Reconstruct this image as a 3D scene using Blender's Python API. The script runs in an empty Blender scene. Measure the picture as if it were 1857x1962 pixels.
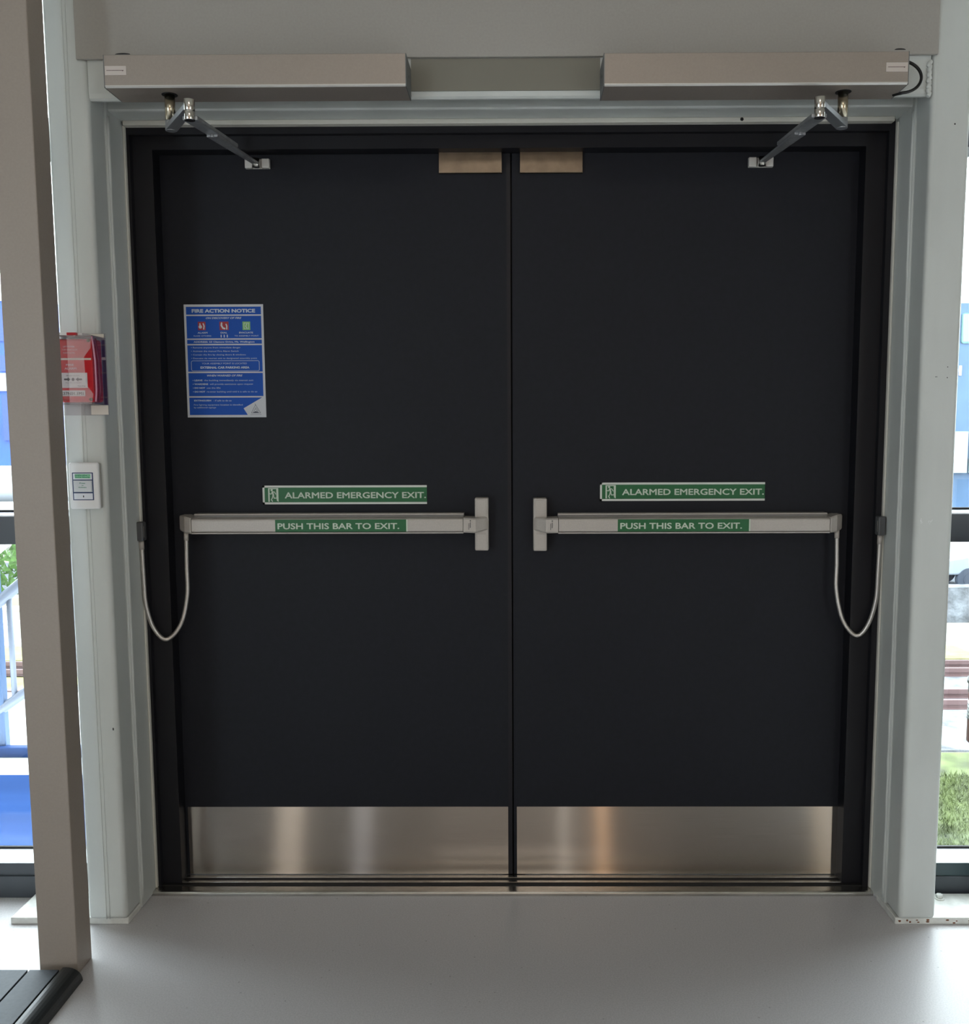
import bpy, bmesh, math, random
from mathutils import Vector, Matrix
random.seed(7)
S = bpy.context.scene
COL = S.collection

# ------------------------------------------------------------------ camera
cd = bpy.data.cameras.new('camera'); cam = bpy.data.objects.new('camera', cd); COL.objects.link(cam)
cd.sensor_fit = 'HORIZONTAL'; cd.sensor_width = 36.0
cd.lens = 36.0 * 1819.52 / 1857.0
cd.shift_x = (928.5 - 983.34) / 1857.0
cd.shift_y = (1014.57 - 981.0) / 1857.0
cd.clip_start = 0.05; cd.clip_end = 500
cam.location = (0.0211, -2.6442, 1.29825)
cam.rotation_euler = (math.pi/2 - 0.103409, 0.003312, 0.006526)
S.camera = cam

# ------------------------------------------------------------------ look
S.view_settings.view_transform = 'Standard'; S.view_settings.look = 'None'
S.view_settings.gamma = 1.0; S.view_settings.use_curve_mapping = False
S.view_settings.exposure = 0.0
S.render.film_transparent = False

# ------------------------------------------------------------------ world: flat bright overcast
w = bpy.data.worlds.new('overcast_sky'); S.world = w; w.use_nodes = True
nt = w.node_tree; bg = nt.nodes['Background']
bg.inputs[0].default_value = (0.86, 0.95, 1.0, 1); bg.inputs[1].default_value = 9.5

def area(name, loc, rot, sx, sy, power, col):
    l = bpy.data.lights.new(name, 'AREA'); l.shape = 'RECTANGLE'; l.size = sx; l.size_y = sy
    l.energy = power; l.color = col
    o = bpy.data.objects.new(name, l); o.location = loc; o.rotation_euler = rot; COL.objects.link(o)
    return o
# warm ceiling light of the lobby behind the camera, then unseen added fills
area('ceiling_light_warm', (0.0, -6.2, 3.12), (0, 0, 0), 3.0, 1.4, 22, (1.0, 0.78, 0.60))
area('floor_fill', (0.0, -3.3, 3.12), (0, 0, 0), 1.2, 0.5, 16, (1.0, 0.90, 0.80))  # fill added to brighten the floor in front of the doors
area('cool_fill_left', (-4.3, -5.2, 1.6), (0, -math.pi/2, 0), 2.2, 3.2, 38, (0.78, 0.91, 1.0))  # unseen cool fill from the left, set before a solid wall
area('cool_fill_right', (4.3, -5.2, 1.6), (0, math.pi/2, 0), 2.2, 3.2, 22, (0.84, 0.94, 1.0))  # weaker cool fill added on the right side

# ------------------------------------------------------------------ materials
def mat(name, col, rough=0.5, metal=0.0, spec=0.5, noise=None, bump=None, alpha=1.0, trans=0.0,
        aniso=0.0, arot=0.0, emit=None, coat=0.0, ior=1.45):
    m = bpy.data.materials.new(name); m.use_nodes = True
    t = m.node_tree; b = t.nodes['Principled BSDF']
    b.inputs['Base Color'].default_value = (*col, 1); b.inputs['Roughness'].default_value = rough
    b.inputs['Metallic'].default_value = metal; b.inputs['Specular IOR Level'].default_value = spec
    b.inputs['Alpha'].default_value = alpha; b.inputs['Transmission Weight'].default_value = trans
    b.inputs['IOR'].default_value = ior; b.inputs['Coat Weight'].default_value = coat
    if aniso:
        b.inputs['Anisotropic'].default_value = aniso; b.inputs['Anisotropic Rotation'].default_value = arot
        tg = t.nodes.new('ShaderNodeTangent'); tg.direction_type = 'RADIAL'; tg.axis = 'Z'
        t.links.new(tg.outputs[0], b.inputs['Tangent'])
    if emit:
        b.inputs['Emission Color'].default_value = (*emit[0], 1); b.inputs['Emission Strength'].default_value = emit[1]
    tc = t.nodes.new('ShaderNodeTexCoord')
    if noise:   # (scale, amount, detail, stretch)
        sc, am, dt, st = noise
        mp = t.nodes.new('ShaderNodeMapping'); mp.inputs['Scale'].default_value = st
        n = t.nodes.new('ShaderNodeTexNoise'); n.inputs['Scale'].default_value = sc; n.inputs['Detail'].default_value = dt
        r = t.nodes.new('ShaderNodeValToRGB')
        r.color_ramp.elements[0].position = 0.3; r.color_ramp.elements[1].position = 0.7
        lo = [max(0, c*(1-am)) for c in col]; hi = [min(1, c*(1+am)) for c in col]
        r.color_ramp.elements[0].color = (*lo, 1); r.color_ramp.elements[1].color = (*hi, 1)
        t.links.new(tc.outputs['Object'], mp.inputs[0]); t.links.new(mp.outputs[0], n.inputs['Vector'])
        t.links.new(n.outputs[0], r.inputs[0]); t.links.new(r.outputs[0], b.inputs['Base Color'])
    if bump:    # (scale, strength, distance, stretch)
        sc, sg, di, st = bump
        mp = t.nodes.new('ShaderNodeMapping'); mp.inputs['Scale'].default_value = st
        n = t.nodes.new('ShaderNodeTexNoise'); n.inputs['Scale'].default_value = sc; n.inputs['Detail'].default_value = 4
        bp = t.nodes.new('ShaderNodeBump'); bp.inputs['Strength'].default_value = sg; bp.inputs['Distance'].default_value = di
        t.links.new(tc.outputs['Object'], mp.inputs[0]); t.links.new(mp.outputs[0], n.inputs['Vector'])
        t.links.new(n.outputs[0], bp.inputs['Height']); t.links.new(bp.outputs[0], b.inputs['Normal'])
    return m
O1 = (1, 1, 1)
M = {}
M['steel_paint'] = mat('painted_steel', (0.56, 0.59, 0.57), 0.34, noise=(7, 0.07, 6, (1, 1, 0.3)), bump=(16, 0.22, 0.004, (1, 1, 0.25)))
M['base_paint'] = mat('worn_base_paint', (0.66, 0.67, 0.64), 0.5, noise=(30, 0.15, 6, O1), bump=(40, 0.4, 0.003, O1))
M['sealant'] = mat('sealant', (0.62, 0.61, 0.55), 0.5)
M['panel'] = mat('painted_board', (0.36, 0.345, 0.315), 0.6, noise=(180, 0.03, 2, O1))
M['door'] = mat('charcoal_door_paint', (0.0125, 0.0138, 0.0185), 0.52, spec=0.20, noise=(60, 0.08, 4, O1), bump=(420, 0.08, 0.0006, O1))
M['frame'] = mat('charcoal_frame_paint', (0.0085, 0.0088, 0.0120), 0.42, spec=0.35)
M['rubber'] = mat('black_rubber', (0.010, 0.010, 0.011), 0.6)
M['stainless'] = mat('brushed_stainless', (0.56, 0.53, 0.50), 0.25, metal=1.0, aniso=1.0, arot=0.25)
M['plate'] = mat('satin_stainless', (0.22, 0.175, 0.13), 0.38, metal=1.0, noise=(25, 0.15, 3, O1))
M['threshold'] = mat('threshold_aluminium', (0.55, 0.54, 0.51), 0.22, metal=1.0, noise=(40, 0.15, 4, (0.2, 1, 1)))
M['anodised'] = mat('anodised_aluminium', (0.345, 0.30, 0.262), 0.42, metal=0.35, noise=(240, 0.03, 2, O1))
M['anodised_edge'] = mat('anodised_edge', (0.62, 0.61, 0.58), 0.35, metal=0.35)
M['end_cap'] = mat('grey_plastic', (0.14, 0.15, 0.15), 0.5)
M['silver'] = mat('silver_paint', (0.45, 0.42, 0.385), 0.42, metal=0.15, noise=(300, 0.04, 2, O1))
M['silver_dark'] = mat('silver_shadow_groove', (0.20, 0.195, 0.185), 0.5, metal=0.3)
M['chrome'] = mat('polished_steel', (0.62, 0.60, 0.56), 0.16, metal=1.0)
M['brass'] = mat('brassy_steel', (0.55, 0.50, 0.38), 0.2, metal=1.0)
M['arm'] = mat('arm_steel', (0.30, 0.31, 0.32), 0.38, metal=0.5, noise=(60, 0.12, 3, O1))
M['arm_bright'] = mat('satin_arm_steel', (0.36, 0.375, 0.39), 0.30, metal=0.7)
M['hose'] = mat('braided_steel', (0.52, 0.50, 0.47), 0.33, metal=0.8)
M['cap_grey'] = mat('dark_grey_cap', (0.085, 0.088, 0.092), 0.35)
M['black'] = mat('black_plastic', (0.012, 0.012, 0.013), 0.4)
M['green'] = mat('sign_green', (0.010, 0.115, 0.035), 0.45)
M['sign_white'] = mat('sign_white', (0.62, 0.64, 0.60), 0.5)
M['lum_white'] = mat('sign_letter_white', (0.52, 0.60, 0.50), 0.5)
M['blue'] = mat('notice_blue', (0.010, 0.075, 0.37), 0.55, spec=0.25)
M['poster_white'] = mat('notice_white', (0.50, 0.52, 0.55), 0.45)
M['poster_text'] = mat('notice_text', (0.46, 0.53, 0.62), 0.45)
M['icon_red'] = mat('icon_red', (0.30, 0.010, 0.018), 0.45)
M['icon_green'] = mat('icon_green', (0.18, 0.45, 0.12), 0.45)
M['logo_grey'] = mat('logo_grey', (0.08, 0.09, 0.12), 0.5)
M['red'] = mat('alarm_red', (0.62, 0.012, 0.022), 0.35)
M['red_dark'] = mat('alarm_side_red', (0.50, 0.010, 0.020), 0.35)
M['white'] = mat('white_plastic', (0.78, 0.79, 0.80), 0.35)
M['cream'] = mat('cream_plastic', (0.74, 0.71, 0.63), 0.4)
M['navy'] = mat('navy_print', (0.012, 0.04, 0.13), 0.4)
M['mint'] = mat('mint_print', (0.30, 0.68, 0.42), 0.4)
M['teal_text'] = mat('green_print', (0.01, 0.22, 0.12), 0.4)
M['ink'] = mat('black_ink', (0.015, 0.02, 0.03), 0.5)
M['post'] = mat('beige_post_paint', (0.33, 0.285, 0.245), 0.45, noise=(200, 0.03, 2, O1))
M['win_frame'] = mat('window_frame_charcoal', (0.035, 0.062, 0.070), 0.35)
M['win_rail'] = mat('window_rail_grey', (0.05, 0.06, 0.072), 0.3)
M['slat'] = mat('blue_grey_slat', (0.055, 0.066, 0.080), 0.55, spec=0.35, noise=(120, 0.12, 4, O1))
M['nosing'] = mat('dark_nosing', (0.028, 0.032, 0.034), 0.34, bump=(200, 0.15, 0.0005, O1))
M['wall_int'] = mat('interior_wall_paint', (0.26, 0.215, 0.17), 0.7)
M['ceiling'] = mat('ceiling_white', (0.42, 0.40, 0.36), 0.8)
M['concrete'] = mat('concrete', (0.32, 0.31, 0.29), 0.8, noise=(22, 0.4, 6, O1), bump=(60, 0.5, 0.004, O1))
M['ext_blue'] = mat('azure_cladding', (0.004, 0.050, 0.30), 0.6, noise=(0.6, 0.25, 3, O1))
M['ext_blue_light'] = mat('light_azure_cladding', (0.045, 0.095, 0.18), 0.6, noise=(0.6, 0.15, 3, O1))
M['ext_blue_dark'] = mat('blue_window', (0.003, 0.030, 0.20), 0.4)
M['ext_fascia'] = mat('blue_fascia_paint', (0.0165, 0.050, 0.165), 0.6, spec=0.1, noise=(3, 0.2, 4, (0.2, 1, 3)))
M['ext_white'] = mat('exterior_white', (0.60, 0.61, 0.62), 0.6)
M['ext_rail'] = mat('pale_blue_rail_paint', (0.18, 0.21, 0.275), 0.4)
M['ext_grey'] = mat('exterior_grey', (0.165, 0.18, 0.2), 0.7)
M['cyan'] = mat('pale_cyan_glazing', (0.14, 0.275, 0.26), 0.4)
M['gravel'] = mat('ballast_gravel', (0.14, 0.15, 0.165), 0.9, noise=(2.2, 0.55, 10, (1, 1, 1)), bump=(8, 1.0, 0.08, O1))
M['rust'] = mat('rail_rust', (0.1, 0.06, 0.06), 0.6)
M['grass'] = mat('grass', (0.065, 0.085, 0.0275), 0.9, noise=(2.5, 0.6, 8, O1))
M['dry_grass'] = mat('dry_grass', (0.21, 0.2, 0.08), 0.9, noise=(2.0, 0.4, 8, O1))
M['asphalt'] = mat('asphalt', (0.065, 0.075, 0.09), 0.9, noise=(1.0, 0.2, 4, O1))
M['pale_ground'] = mat('pale_ground', (0.225, 0.22, 0.19), 0.9, noise=(1.2, 0.3, 6, O1))
M['stone'] = mat('stone_wall', (0.11, 0.12, 0.135), 0.9, noise=(3.0, 0.5, 6, O1), bump=(4, 1, 0.1, O1))
M['leaf'] = mat('shrub_leaf', (0.05, 0.11, 0.025), 0.8, noise=(6, 0.5, 4, O1))
M['car_paint'] = mat('silver_car_paint', (0.225, 0.26, 0.31), 0.3, metal=0.2)
M['tyre'] = mat('tyre_dark', (0.03, 0.04, 0.06), 0.7)
M['car_glass'] = mat('car_glass', (0.04, 0.07, 0.12), 0.15)

def brushed_mat():
    m = bpy.data.materials.new('brushed_stainless'); m.use_nodes = True; t = m.node_tree; t.nodes.clear()
    out = t.nodes.new('ShaderNodeOutputMaterial'); g = t.nodes.new('ShaderNodeBsdfAnisotropic')
    g.inputs['Color'].default_value = (0.47, 0.435, 0.40, 1); g.inputs['Roughness'].default_value = 0.19
    g.inputs['Anisotropy'].default_value = 0.86; g.inputs['Rotation'].default_value = 0.0
    tg = t.nodes.new('ShaderNodeTangent'); tg.direction_type = 'RADIAL'; tg.axis = 'Z'
    tc = t.nodes.new('ShaderNodeTexCoord'); mp = t.nodes.new('ShaderNodeMapping'); mp.inputs['Scale'].default_value = (1.5, 1, 220)
    n = t.nodes.new('ShaderNodeTexNoise'); n.inputs['Scale'].default_value = 6; n.inputs['Detail'].default_value = 3
    r = t.nodes.new('ShaderNodeValToRGB')
    r.color_ramp.elements[0].position = 0.3; r.color_ramp.elements[0].color = (0.44, 0.405, 0.37, 1)
    r.color_ramp.elements[1].position = 0.7; r.color_ramp.elements[1].color = (0.50, 0.465, 0.43, 1)
    t.links.new(tc.outputs['Object'], mp.inputs[0]); t.links.new(mp.outputs[0], n.inputs['Vector']); t.links.new(n.outputs[0], r.inputs[0])
    t.links.new(r.outputs[0], g.inputs['Color']); t.links.new(tg.outputs[0], g.inputs['Tangent']); t.links.new(g.outputs[0], out.inputs[0])
    return m
M['stainless'] = brushed_mat()

# floor: smooth speckled grey resilient sheet
def floor_mat():
    m = mat('resilient_floor', (0.33, 0.315, 0.305), 0.30, spec=0.75, coat=0.0)
    t = m.node_tree; b = t.nodes['Principled BSDF']
    tc = t.nodes.new('ShaderNodeTexCoord')
    n = t.nodes.new('ShaderNodeTexNoise'); n.inputs['Scale'].default_value = 260; n.inputs['Detail'].default_value = 3
    r = t.nodes.new('ShaderNodeValToRGB')
    r.color_ramp.elements[0].position = 0.35; r.color_ramp.elements[0].color = (0.52, 0.515, 0.53, 1)
    r.color_ramp.elements[1].position = 0.62; r.color_ramp.elements[1].color = (0.60, 0.59, 0.605, 1)
    v = t.nodes.new('ShaderNodeTexVoronoi'); v.inputs['Scale'].default_value = 21; v.inputs['Randomness'].default_value = 1
    r2 = t.nodes.new('ShaderNodeValToRGB')      # sparse scuffs
    r2.color_ramp.elements[0].position = 0.035; r2.color_ramp.elements[0].color = (0.35, 0.35, 0.35, 1)
    r2.color_ramp.elements[1].position = 0.055; r2.color_ramp.elements[1].color = (1, 1, 1, 1)
    mx = t.nodes.new('ShaderNodeMix'); mx.data_type = 'RGBA'; mx.blend_type = 'MULTIPLY'; mx.inputs[0].default_value = 0.55
    t.links.new(tc.outputs['Object'], n.inputs['Vector']); t.links.new(tc.outputs['Object'], v.inputs['Vector'])
    t.links.new(n.outputs[0], r.inputs[0]); t.links.new(v.outputs['Distance'], r2.inputs[0])
    t.links.new(r.outputs[0], mx.inputs[6]); t.links.new(r2.outputs[0], mx.inputs[7])
    t.links.new(mx.outputs[2], b.inputs['Base Color'])
    n2 = t.nodes.new('ShaderNodeTexNoise'); n2.inputs['Scale'].default_value = 5; n2.inputs['Detail'].default_value = 5
    mr = t.nodes.new('ShaderNodeMapRange'); mr.inputs[3].default_value = 0.30; mr.inputs[4].default_value = 0.40
    t.links.new(tc.outputs['Object'], n2.inputs['Vector']); t.links.new(n2.outputs[0], mr.inputs[0]); t.links.new(mr.outputs[0], b.inputs['Roughness'])
    return m
M['floor'] = floor_mat()

def glass_mat(name, tint=(0.97, 0.985, 0.98), gl=0.06, rough=0.0):
    m = bpy.data.materials.new(name); m.use_nodes = True; t = m.node_tree
    t.nodes.clear()
    out = t.nodes.new('ShaderNodeOutputMaterial'); mx = t.nodes.new('ShaderNodeMixShader')
    tr = t.nodes.new('ShaderNodeBsdfTransparent'); g = t.nodes.new('ShaderNodeBsdfGlossy')
    lf = t.nodes.new('ShaderNodeLayerWeight'); pw = t.nodes.new('ShaderNodeMath'); pw.operation = 'POWER'; pw.inputs[1].default_value = 5
    lw = t.nodes.new('ShaderNodeMath'); lw.operation = 'MULTIPLY_ADD'; lw.inputs[1].default_value = 0.9; lw.inputs[2].default_value = 0.04
    t.links.new(lf.outputs['Facing'], pw.inputs[0]); t.links.new(pw.outputs[0], lw.inputs[0])
    tr.inputs[0].default_value = (*tint, 1); g.inputs['Roughness'].default_value = rough
    t.links.new(lw.outputs[0], mx.inputs[0]); t.links.new(tr.outputs[0], mx.inputs[1]); t.links.new(g.outputs[0], mx.inputs[2])
    t.links.new(mx.outputs[0], out.inputs[0]); return m
M['glass'] = glass_mat('window_glass')
M['clear'] = glass_mat('clear_cover_plastic', (0.90, 0.88, 0.89), rough=0.04)
M['reflection_haze'] = mat('cover_reflection_haze', (0.86, 0.80, 0.84), 0.25, alpha=0.20)

# ------------------------------------------------------------------ mesh helpers
class MB:
    def __init__(s): s.b = bmesh.new()
    def box(s, x0, x1, y0, y1, z0, z1, bev=0.0, seg=2, mi=0):
        ret = bmesh.ops.create_cube(s.b, size=1.0)
        vs = ret['verts']
        for v in vs:
            v.co = Vector(((x0+x1)/2 + v.co.x*(x1-x0), (y0+y1)/2 + v.co.y*(y1-y0), (z0+z1)/2 + v.co.z*(z1-z0)))
        fs = set(f for v in vs for f in v.link_faces)
        for f in fs: f.material_index = mi
        if bev > 0:
            es = list(set(e for v in vs for e in v.link_edges))
            r = bmesh.ops.bevel(s.b, geom=es, offset=bev, segments=seg, profile=0.5, affect='EDGES')
            for f in r['faces']: f.material_index = mi; f.smooth = True
        return s
    def prism(s, pts, axis, a, b, mi=0, bev=0.0):
        """pts: list of 2D points; axis 'x' -> pts are (y,z), 'y' -> (x,z), 'z' -> (x,y)"""
        def P(p, t):
            return {'x': (t, p[0], p[1]), 'y': (p[0], t, p[1]), 'z': (p[0], p[1], t)}[axis]
        va = [s.b.verts.new(P(p, a)) for p in pts]; vb = [s.b.verts.new(P(p, b)) for p in pts]
        fs = [s.b.faces.new(va), s.b.faces.new(list(reversed(vb)))]
        n = len(pts)
        for i in range(n): fs.append(s.b.faces.new((va[i], vb[i], vb[(i+1) % n], va[(i+1) % n])))
        for f in fs: f.material_index = mi
        bmesh.ops.recalc_face_normals(s.b, faces=fs)
        if bev:
            es = list(set(e for f in fs for e in f.edges))
            bmesh.ops.bevel(s.b, geom=es, offset=bev, segments=2, profile=0.5, affect='EDGES')
        return s
    def loft(s, sections, mi=0):
        """sections: list of rings (lists of 3D points), closed rings, capped"""
        rings = [[s.b.verts.new(p) for p in r] for r in sections]
        fs = []
        for a, b in zip(rings, rings[1:]):
            n = len(a)
            for i in range(n): fs.append(s.b.faces.new((a[i], a[(i+1) % n], b[(i+1) % n], b[i])))
        fs.append(s.b.faces.new(rings[0])); fs.append(s.b.faces.new(list(reversed(rings[-1]))))
        for f in fs: f.material_index = mi
        bmesh.ops.recalc_face_normals(s.b, faces=fs)
        return s
    def cyl(s, p0, p1, r, r1=None, n=24, mi=0):
        p0, p1 = Vector(p0), Vector(p1); r1 = r if r1 is None else r1
        d = (p1-p0).normalized(); u = d.orthogonal().normalized(); v = d.cross(u)
        A = [s.b.verts.new(p0 + r*(math.cos(2*math.pi*i/n)*u + math.sin(2*math.pi*i/n)*v)) for i in range(n)]
        B = [s.b.verts.new(p1 + r1*(math.cos(2*math.pi*i/n)*u + math.sin(2*math.pi*i/n)*v)) for i in range(n)]
        fs = []
        for i in range(n):
            f = s.b.faces.new((A[i], A[(i+1) % n], B[(i+1) % n], B[i])); f.smooth = True; fs.append(f)
        fs.append(s.b.faces.new(list(reversed(A)))); fs.append(s.b.faces.new(B))
        for f in fs: f.material_index = mi
        bmesh.ops.recalc_face_normals(s.b, faces=fs)
        return s
    def tube(s, path, r, n=12, rib=0.0):
        path = [Vector(p) for p in path]; rings = []
        up = None
        for i, p in enumerate(path):
            d = (path[min(i+1, len(path)-1)] - path[max(i-1, 0)]).normalized()
            if up is None: up = d.orthogonal().normalized()
            up = (up - d*up.dot(d)).normalized(); v = d.cross(up)
            rr = r + (rib if i % 2 else 0)
            rings.append([s.b.verts.new(p + rr*(math.cos(2*math.pi*k/n)*up + math.sin(2*math.pi*k/n)*v)) for k in range(n)])
        for a, b in zip(rings, rings[1:]):
            for k in range(n):
                f = s.b.faces.new((a[k], a[(k+1) % n], b[(k+1) % n], b[k])); f.smooth = True
        s.b.faces.new(list(reversed(rings[0]))); s.b.faces.new(rings[-1])
        return s
    def ring(s, x0, x1, z0, z1, t, y0, y1, mi=0):
        s.box(x0, x1, y0, y1, z1-t, z1, mi=mi); s.box(x0, x1, y0, y1, z0, z0+t, mi=mi)
        s.box(x0, x0+t, y0, y1, z0+t, z1-t, mi=mi); s.box(x1-t, x1, y0, y1, z0+t, z1-t, mi=mi); return s
    def poly(s, pts, y):
        f = s.b.faces.new([s.b.verts.new((p[0], y, p[1])) for p in pts])
        if f.normal.length == 0: f.normal_update()
        f.normal_update()
        if f.normal.y > 0: f.normal_flip()
        return s
    def stroke(s, pts, wd, y, cap=True):
        """thick flat polyline facing -Y"""
        for (a, b) in zip(pts, pts[1:]):
            y -= 0.00002
            a, b = Vector((a[0], a[1])), Vector((b[0], b[1])); d = (b-a).normalized()*wd/2; nrm = Vector((-d.y, d.x))
            s.poly([a+nrm-d*0, b+nrm, b-nrm, a-nrm], y)
        if cap:
            for k, p in enumerate(pts): s.disc(p, wd/2, y - 0.00002*(k+1))
        return s
    def disc(s, c, r, y, n=14, rz=None):
        rz = rz or r
        return s.poly([(c[0]+r*math.cos(2*math.pi*i/n), c[1]+rz*math.sin(2*math.pi*i/n)) for i in range(n)], y)
    def build(s, name, m, parent=None, bevel=0.0, smooth=False):
        me = bpy.data.meshes.new(name); s.b.normal_update(); s.b.to_mesh(me); s.b.free()
        for x in (m if isinstance(m, (list, tuple)) else [m]): me.materials.append(x)
        o = bpy.data.objects.new(name, me); COL.objects.link(o)
        if parent:
            o.parent = parent
            if parent.type == 'EMPTY': o.matrix_parent_inverse = Matrix.Translation(-Vector(parent.location))
        if bevel:
            b = o.modifiers.new('bevel', 'BEVEL'); b.width = bevel; b.segments = 2; b.limit_method = 'ANGLE'; b.angle_limit = math.radians(40)
        return o
def tag(o, label=None, cat=None, group=None, kind=None):
    if label: o['label'] = label
    if cat: o['category'] = cat
    if group: o['group'] = group
    if kind: o['kind'] = kind
    return o
def thing(name, loc, label, cat, group=None):
    o = bpy.data.objects.new(name, None); COL.objects.link(o); o.location = loc; o.empty_display_size = 0.05
    return tag(o, label, cat, group)
def struct(o): o['kind'] = 'structure'; return o

def text_into(mb, s, x0, x1, z0, z1, y, bold=0.0, shear=0.0, mi=0, rot=0, fill_x=True, align='L'):
    """write s into the rectangle on a plane facing -Y; cap height fills z0..z1"""
    c = bpy.data.curves.new('txt', 'FONT'); c.body = s; c.size = 1.0; c.shear = shear
    c.resolution_u = 3
    o = bpy.data.objects.new('txt', c); COL.objects.link(o)
    dg = bpy.context.evaluated_depsgraph_get(); dg.update()
    me = bpy.data.meshes.new_from_object(o.evaluated_get(dg))
    bpy.data.objects.remove(o); bpy.data.curves.remove(c)
    if not me.vertices: return
    xs = [v.co.x for v in me.vertices]; ys = [v.co.y for v in me.vertices]
    ax0, ax1 = min(xs), max(xs); cap = 0.729 + 2*bold; ay0 = -bold; ax0 -= bold; ax1 += bold
    hgt = z1 - z0; sz = hgt/cap
    sx = (x1-x0)/(ax1-ax0) if fill_x else sz
    if rot:  # rotated 90 degrees: text reads downward
        for v in me.vertices:
            a, b = (v.co.x-ax0)/(ax1-ax0), (v.co.y-ay0)/cap
            v.co = Vector((x0 + b*(x1-x0), y, z1 - a*(z1-z0)))
    else:
        for v in me.vertices: v.co = Vector((x0 + (v.co.x-ax0)*sx, y, z0 + (v.co.y-ay0)*sz))
    # heavier weight: overlay slightly shifted copies of the glyph faces
    kx, kz = bold*sx, bold*sz
    offs = [(0, 0)] if not bold else [(0, 0)] + [(kx*math.cos(a), kz*math.sin(a)) for a in [math.pi*k/4 for k in range(8)]]
    for k, (dx, dz) in enumerate(offs):
        m2 = me.copy()
        for v in m2.vertices: v.co.x += dx; v.co.z += dz; v.co.y -= 0.00004*k
        mb.b.from_mesh(m2); bpy.data.meshes.remove(m2)
    bpy.data.meshes.remove(me)

# ------------------------------------------------------------------ structure
b = MB(); b.box(-4.5, 4.5, -8.0, -0.10, -0.12, 0.0); b.box(-4.5, 4.5, -0.10, 0.02, -0.12, -0.004)
struct(b.build('floor', M['floor']))
b = MB(); b.box(-4.5, 4.5, -8.0, 0.0, 3.2, 3.3); struct(b.build('ceiling', M['ceiling']))
b = MB(); b.box(-4.5, 4.5, -8.1, -8.0, 0, 3.2); struct(b.build('wall_back', M['wall_int']))
# glowing panels added behind the camera: kick plate streaks and frontal light
for n_, x0_, x1_, z0_, z1_, c_, e_ in ((3, -4.45, -3.74, 0.1, 2.6, (0.78, 0.90, 1.0), 13.0), (4, 3.56, 4.45, 0.1, 2.6, (0.88, 0.95, 1.0), 4.5),
        (5, -2.64, -2.38, 0.1, 2.4, (1.0, 0.88, 0.74), 4.5), (6, -1.80, -1.62, 0.1, 2.4, (0.9, 0.92, 1.0), 2.6),
        (7, 0.47, 0.53, 0.1, 2.4, (1.0, 0.97, 0.92), 5.5), (8, 0.86, 0.98, 0.1, 2.4, (1.0, 0.60, 0.32), 6.5), (9, 3.25, 3.46, 0.1, 2.4, (1.0, 0.82, 0.55), 3.0)):
    q_ = MB(); q_.box(x0_, x1_, -7.998, -7.96, z0_, z1_)
    struct(q_.build('window_%d' % n_, mat('glow_panel_%d' % n_, (0.5, 0.5, 0.5), 0.3, emit=(c_, e_))))
b = MB(); b.box(-4.6, -4.5, -8.0, 0.0, 0, 3.2); struct(b.build('wall_left', M['wall_int']))
b = MB(); b.box(4.5, 4.6, -8.0, 0.0, 0, 3.2); struct(b.build('wall_right', M['wall_int']))
# bulkhead board over the door (bottom edge just above the operators)
b = MB(); b.box(-1.0395, 1.0215, -0.272, -0.2625, 2.1880, 3.2, bev=0.0012)
wf = struct(b.build('wall_front', M['panel']))
for hx, hw in ((-0.926, 0.0185), (0.930, 0.0135)):
    h = MB()
    pts = [(hx + hw*math.cos(a), 2.1975 + 0.0035*math.sin(a)) for a in [math.pi*i/10 for i in range(11)]]
    h.prism(pts, 'y', -0.2726, -0.2710); h.build('cable_hole', M['black'], wf)
b = MB(); b.box(-4.5, 4.5, -0.10, 0.05, 2.62, 3.2); b.box(-1.13, 1.12, -0.055, 0.05, 2.118, 2.62); struct(b.build('wall_front_upper', M['panel']))

ic_ = MB(); ic_.box(-0.2370, 0.2170, -0.2635, -0.2605, 2.1130, 2.1870)  # thin darker plate over the channel face between the operators
# steel lintel: channel face plate, recessed web with lower flange, and sealant lip
lt = thing('steel_lintel', (0, -0.16, 2.09), 'white painted steel channel lintel spanning above the black door frame', 'steel beam')
b = MB()
b.prism([(-0.260, 2.26), (-0.260, 2.112), (-0.2575, 2.102), (-0.252, 2.0975), (-0.243, 2.0975), (-0.243, 2.26)], 'x', -1.018, 1.010)
b.build('channel_face', M['steel_paint'], lt, bevel=0.0015)
tag(ic_.build('dark_face_plate', mat('dark_taupe', (0.20, 0.19, 0.155), 0.55), lt), 'darker taupe plate between the two operator boxes')
b = MB()
b.prism([(-0.160, 2.26), (-0.160, 2.1085), (-0.1575, 2.1045), (-0.153, 2.1035), (-0.060, 2.1035), (-0.060, 2.26)], 'x', -1.020, 1.012)
b.box(-1.018, 1.010, -0.243, -0.160, 2.22, 2.26)
b.build('web_plate', M['steel_paint'], lt)
b = MB(); b.box(-1.008, 0.994, -0.090, -0.062, 2.0915, 2.1036, bev=0.002)
b.cyl((0.5985, -0.0905, 2.0975), (0.5985, -0.089, 2.0975), 0.0045, n=12, mi=1)
b.build('sealant_lip', [M['sealant'], M['black']], lt)

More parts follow.
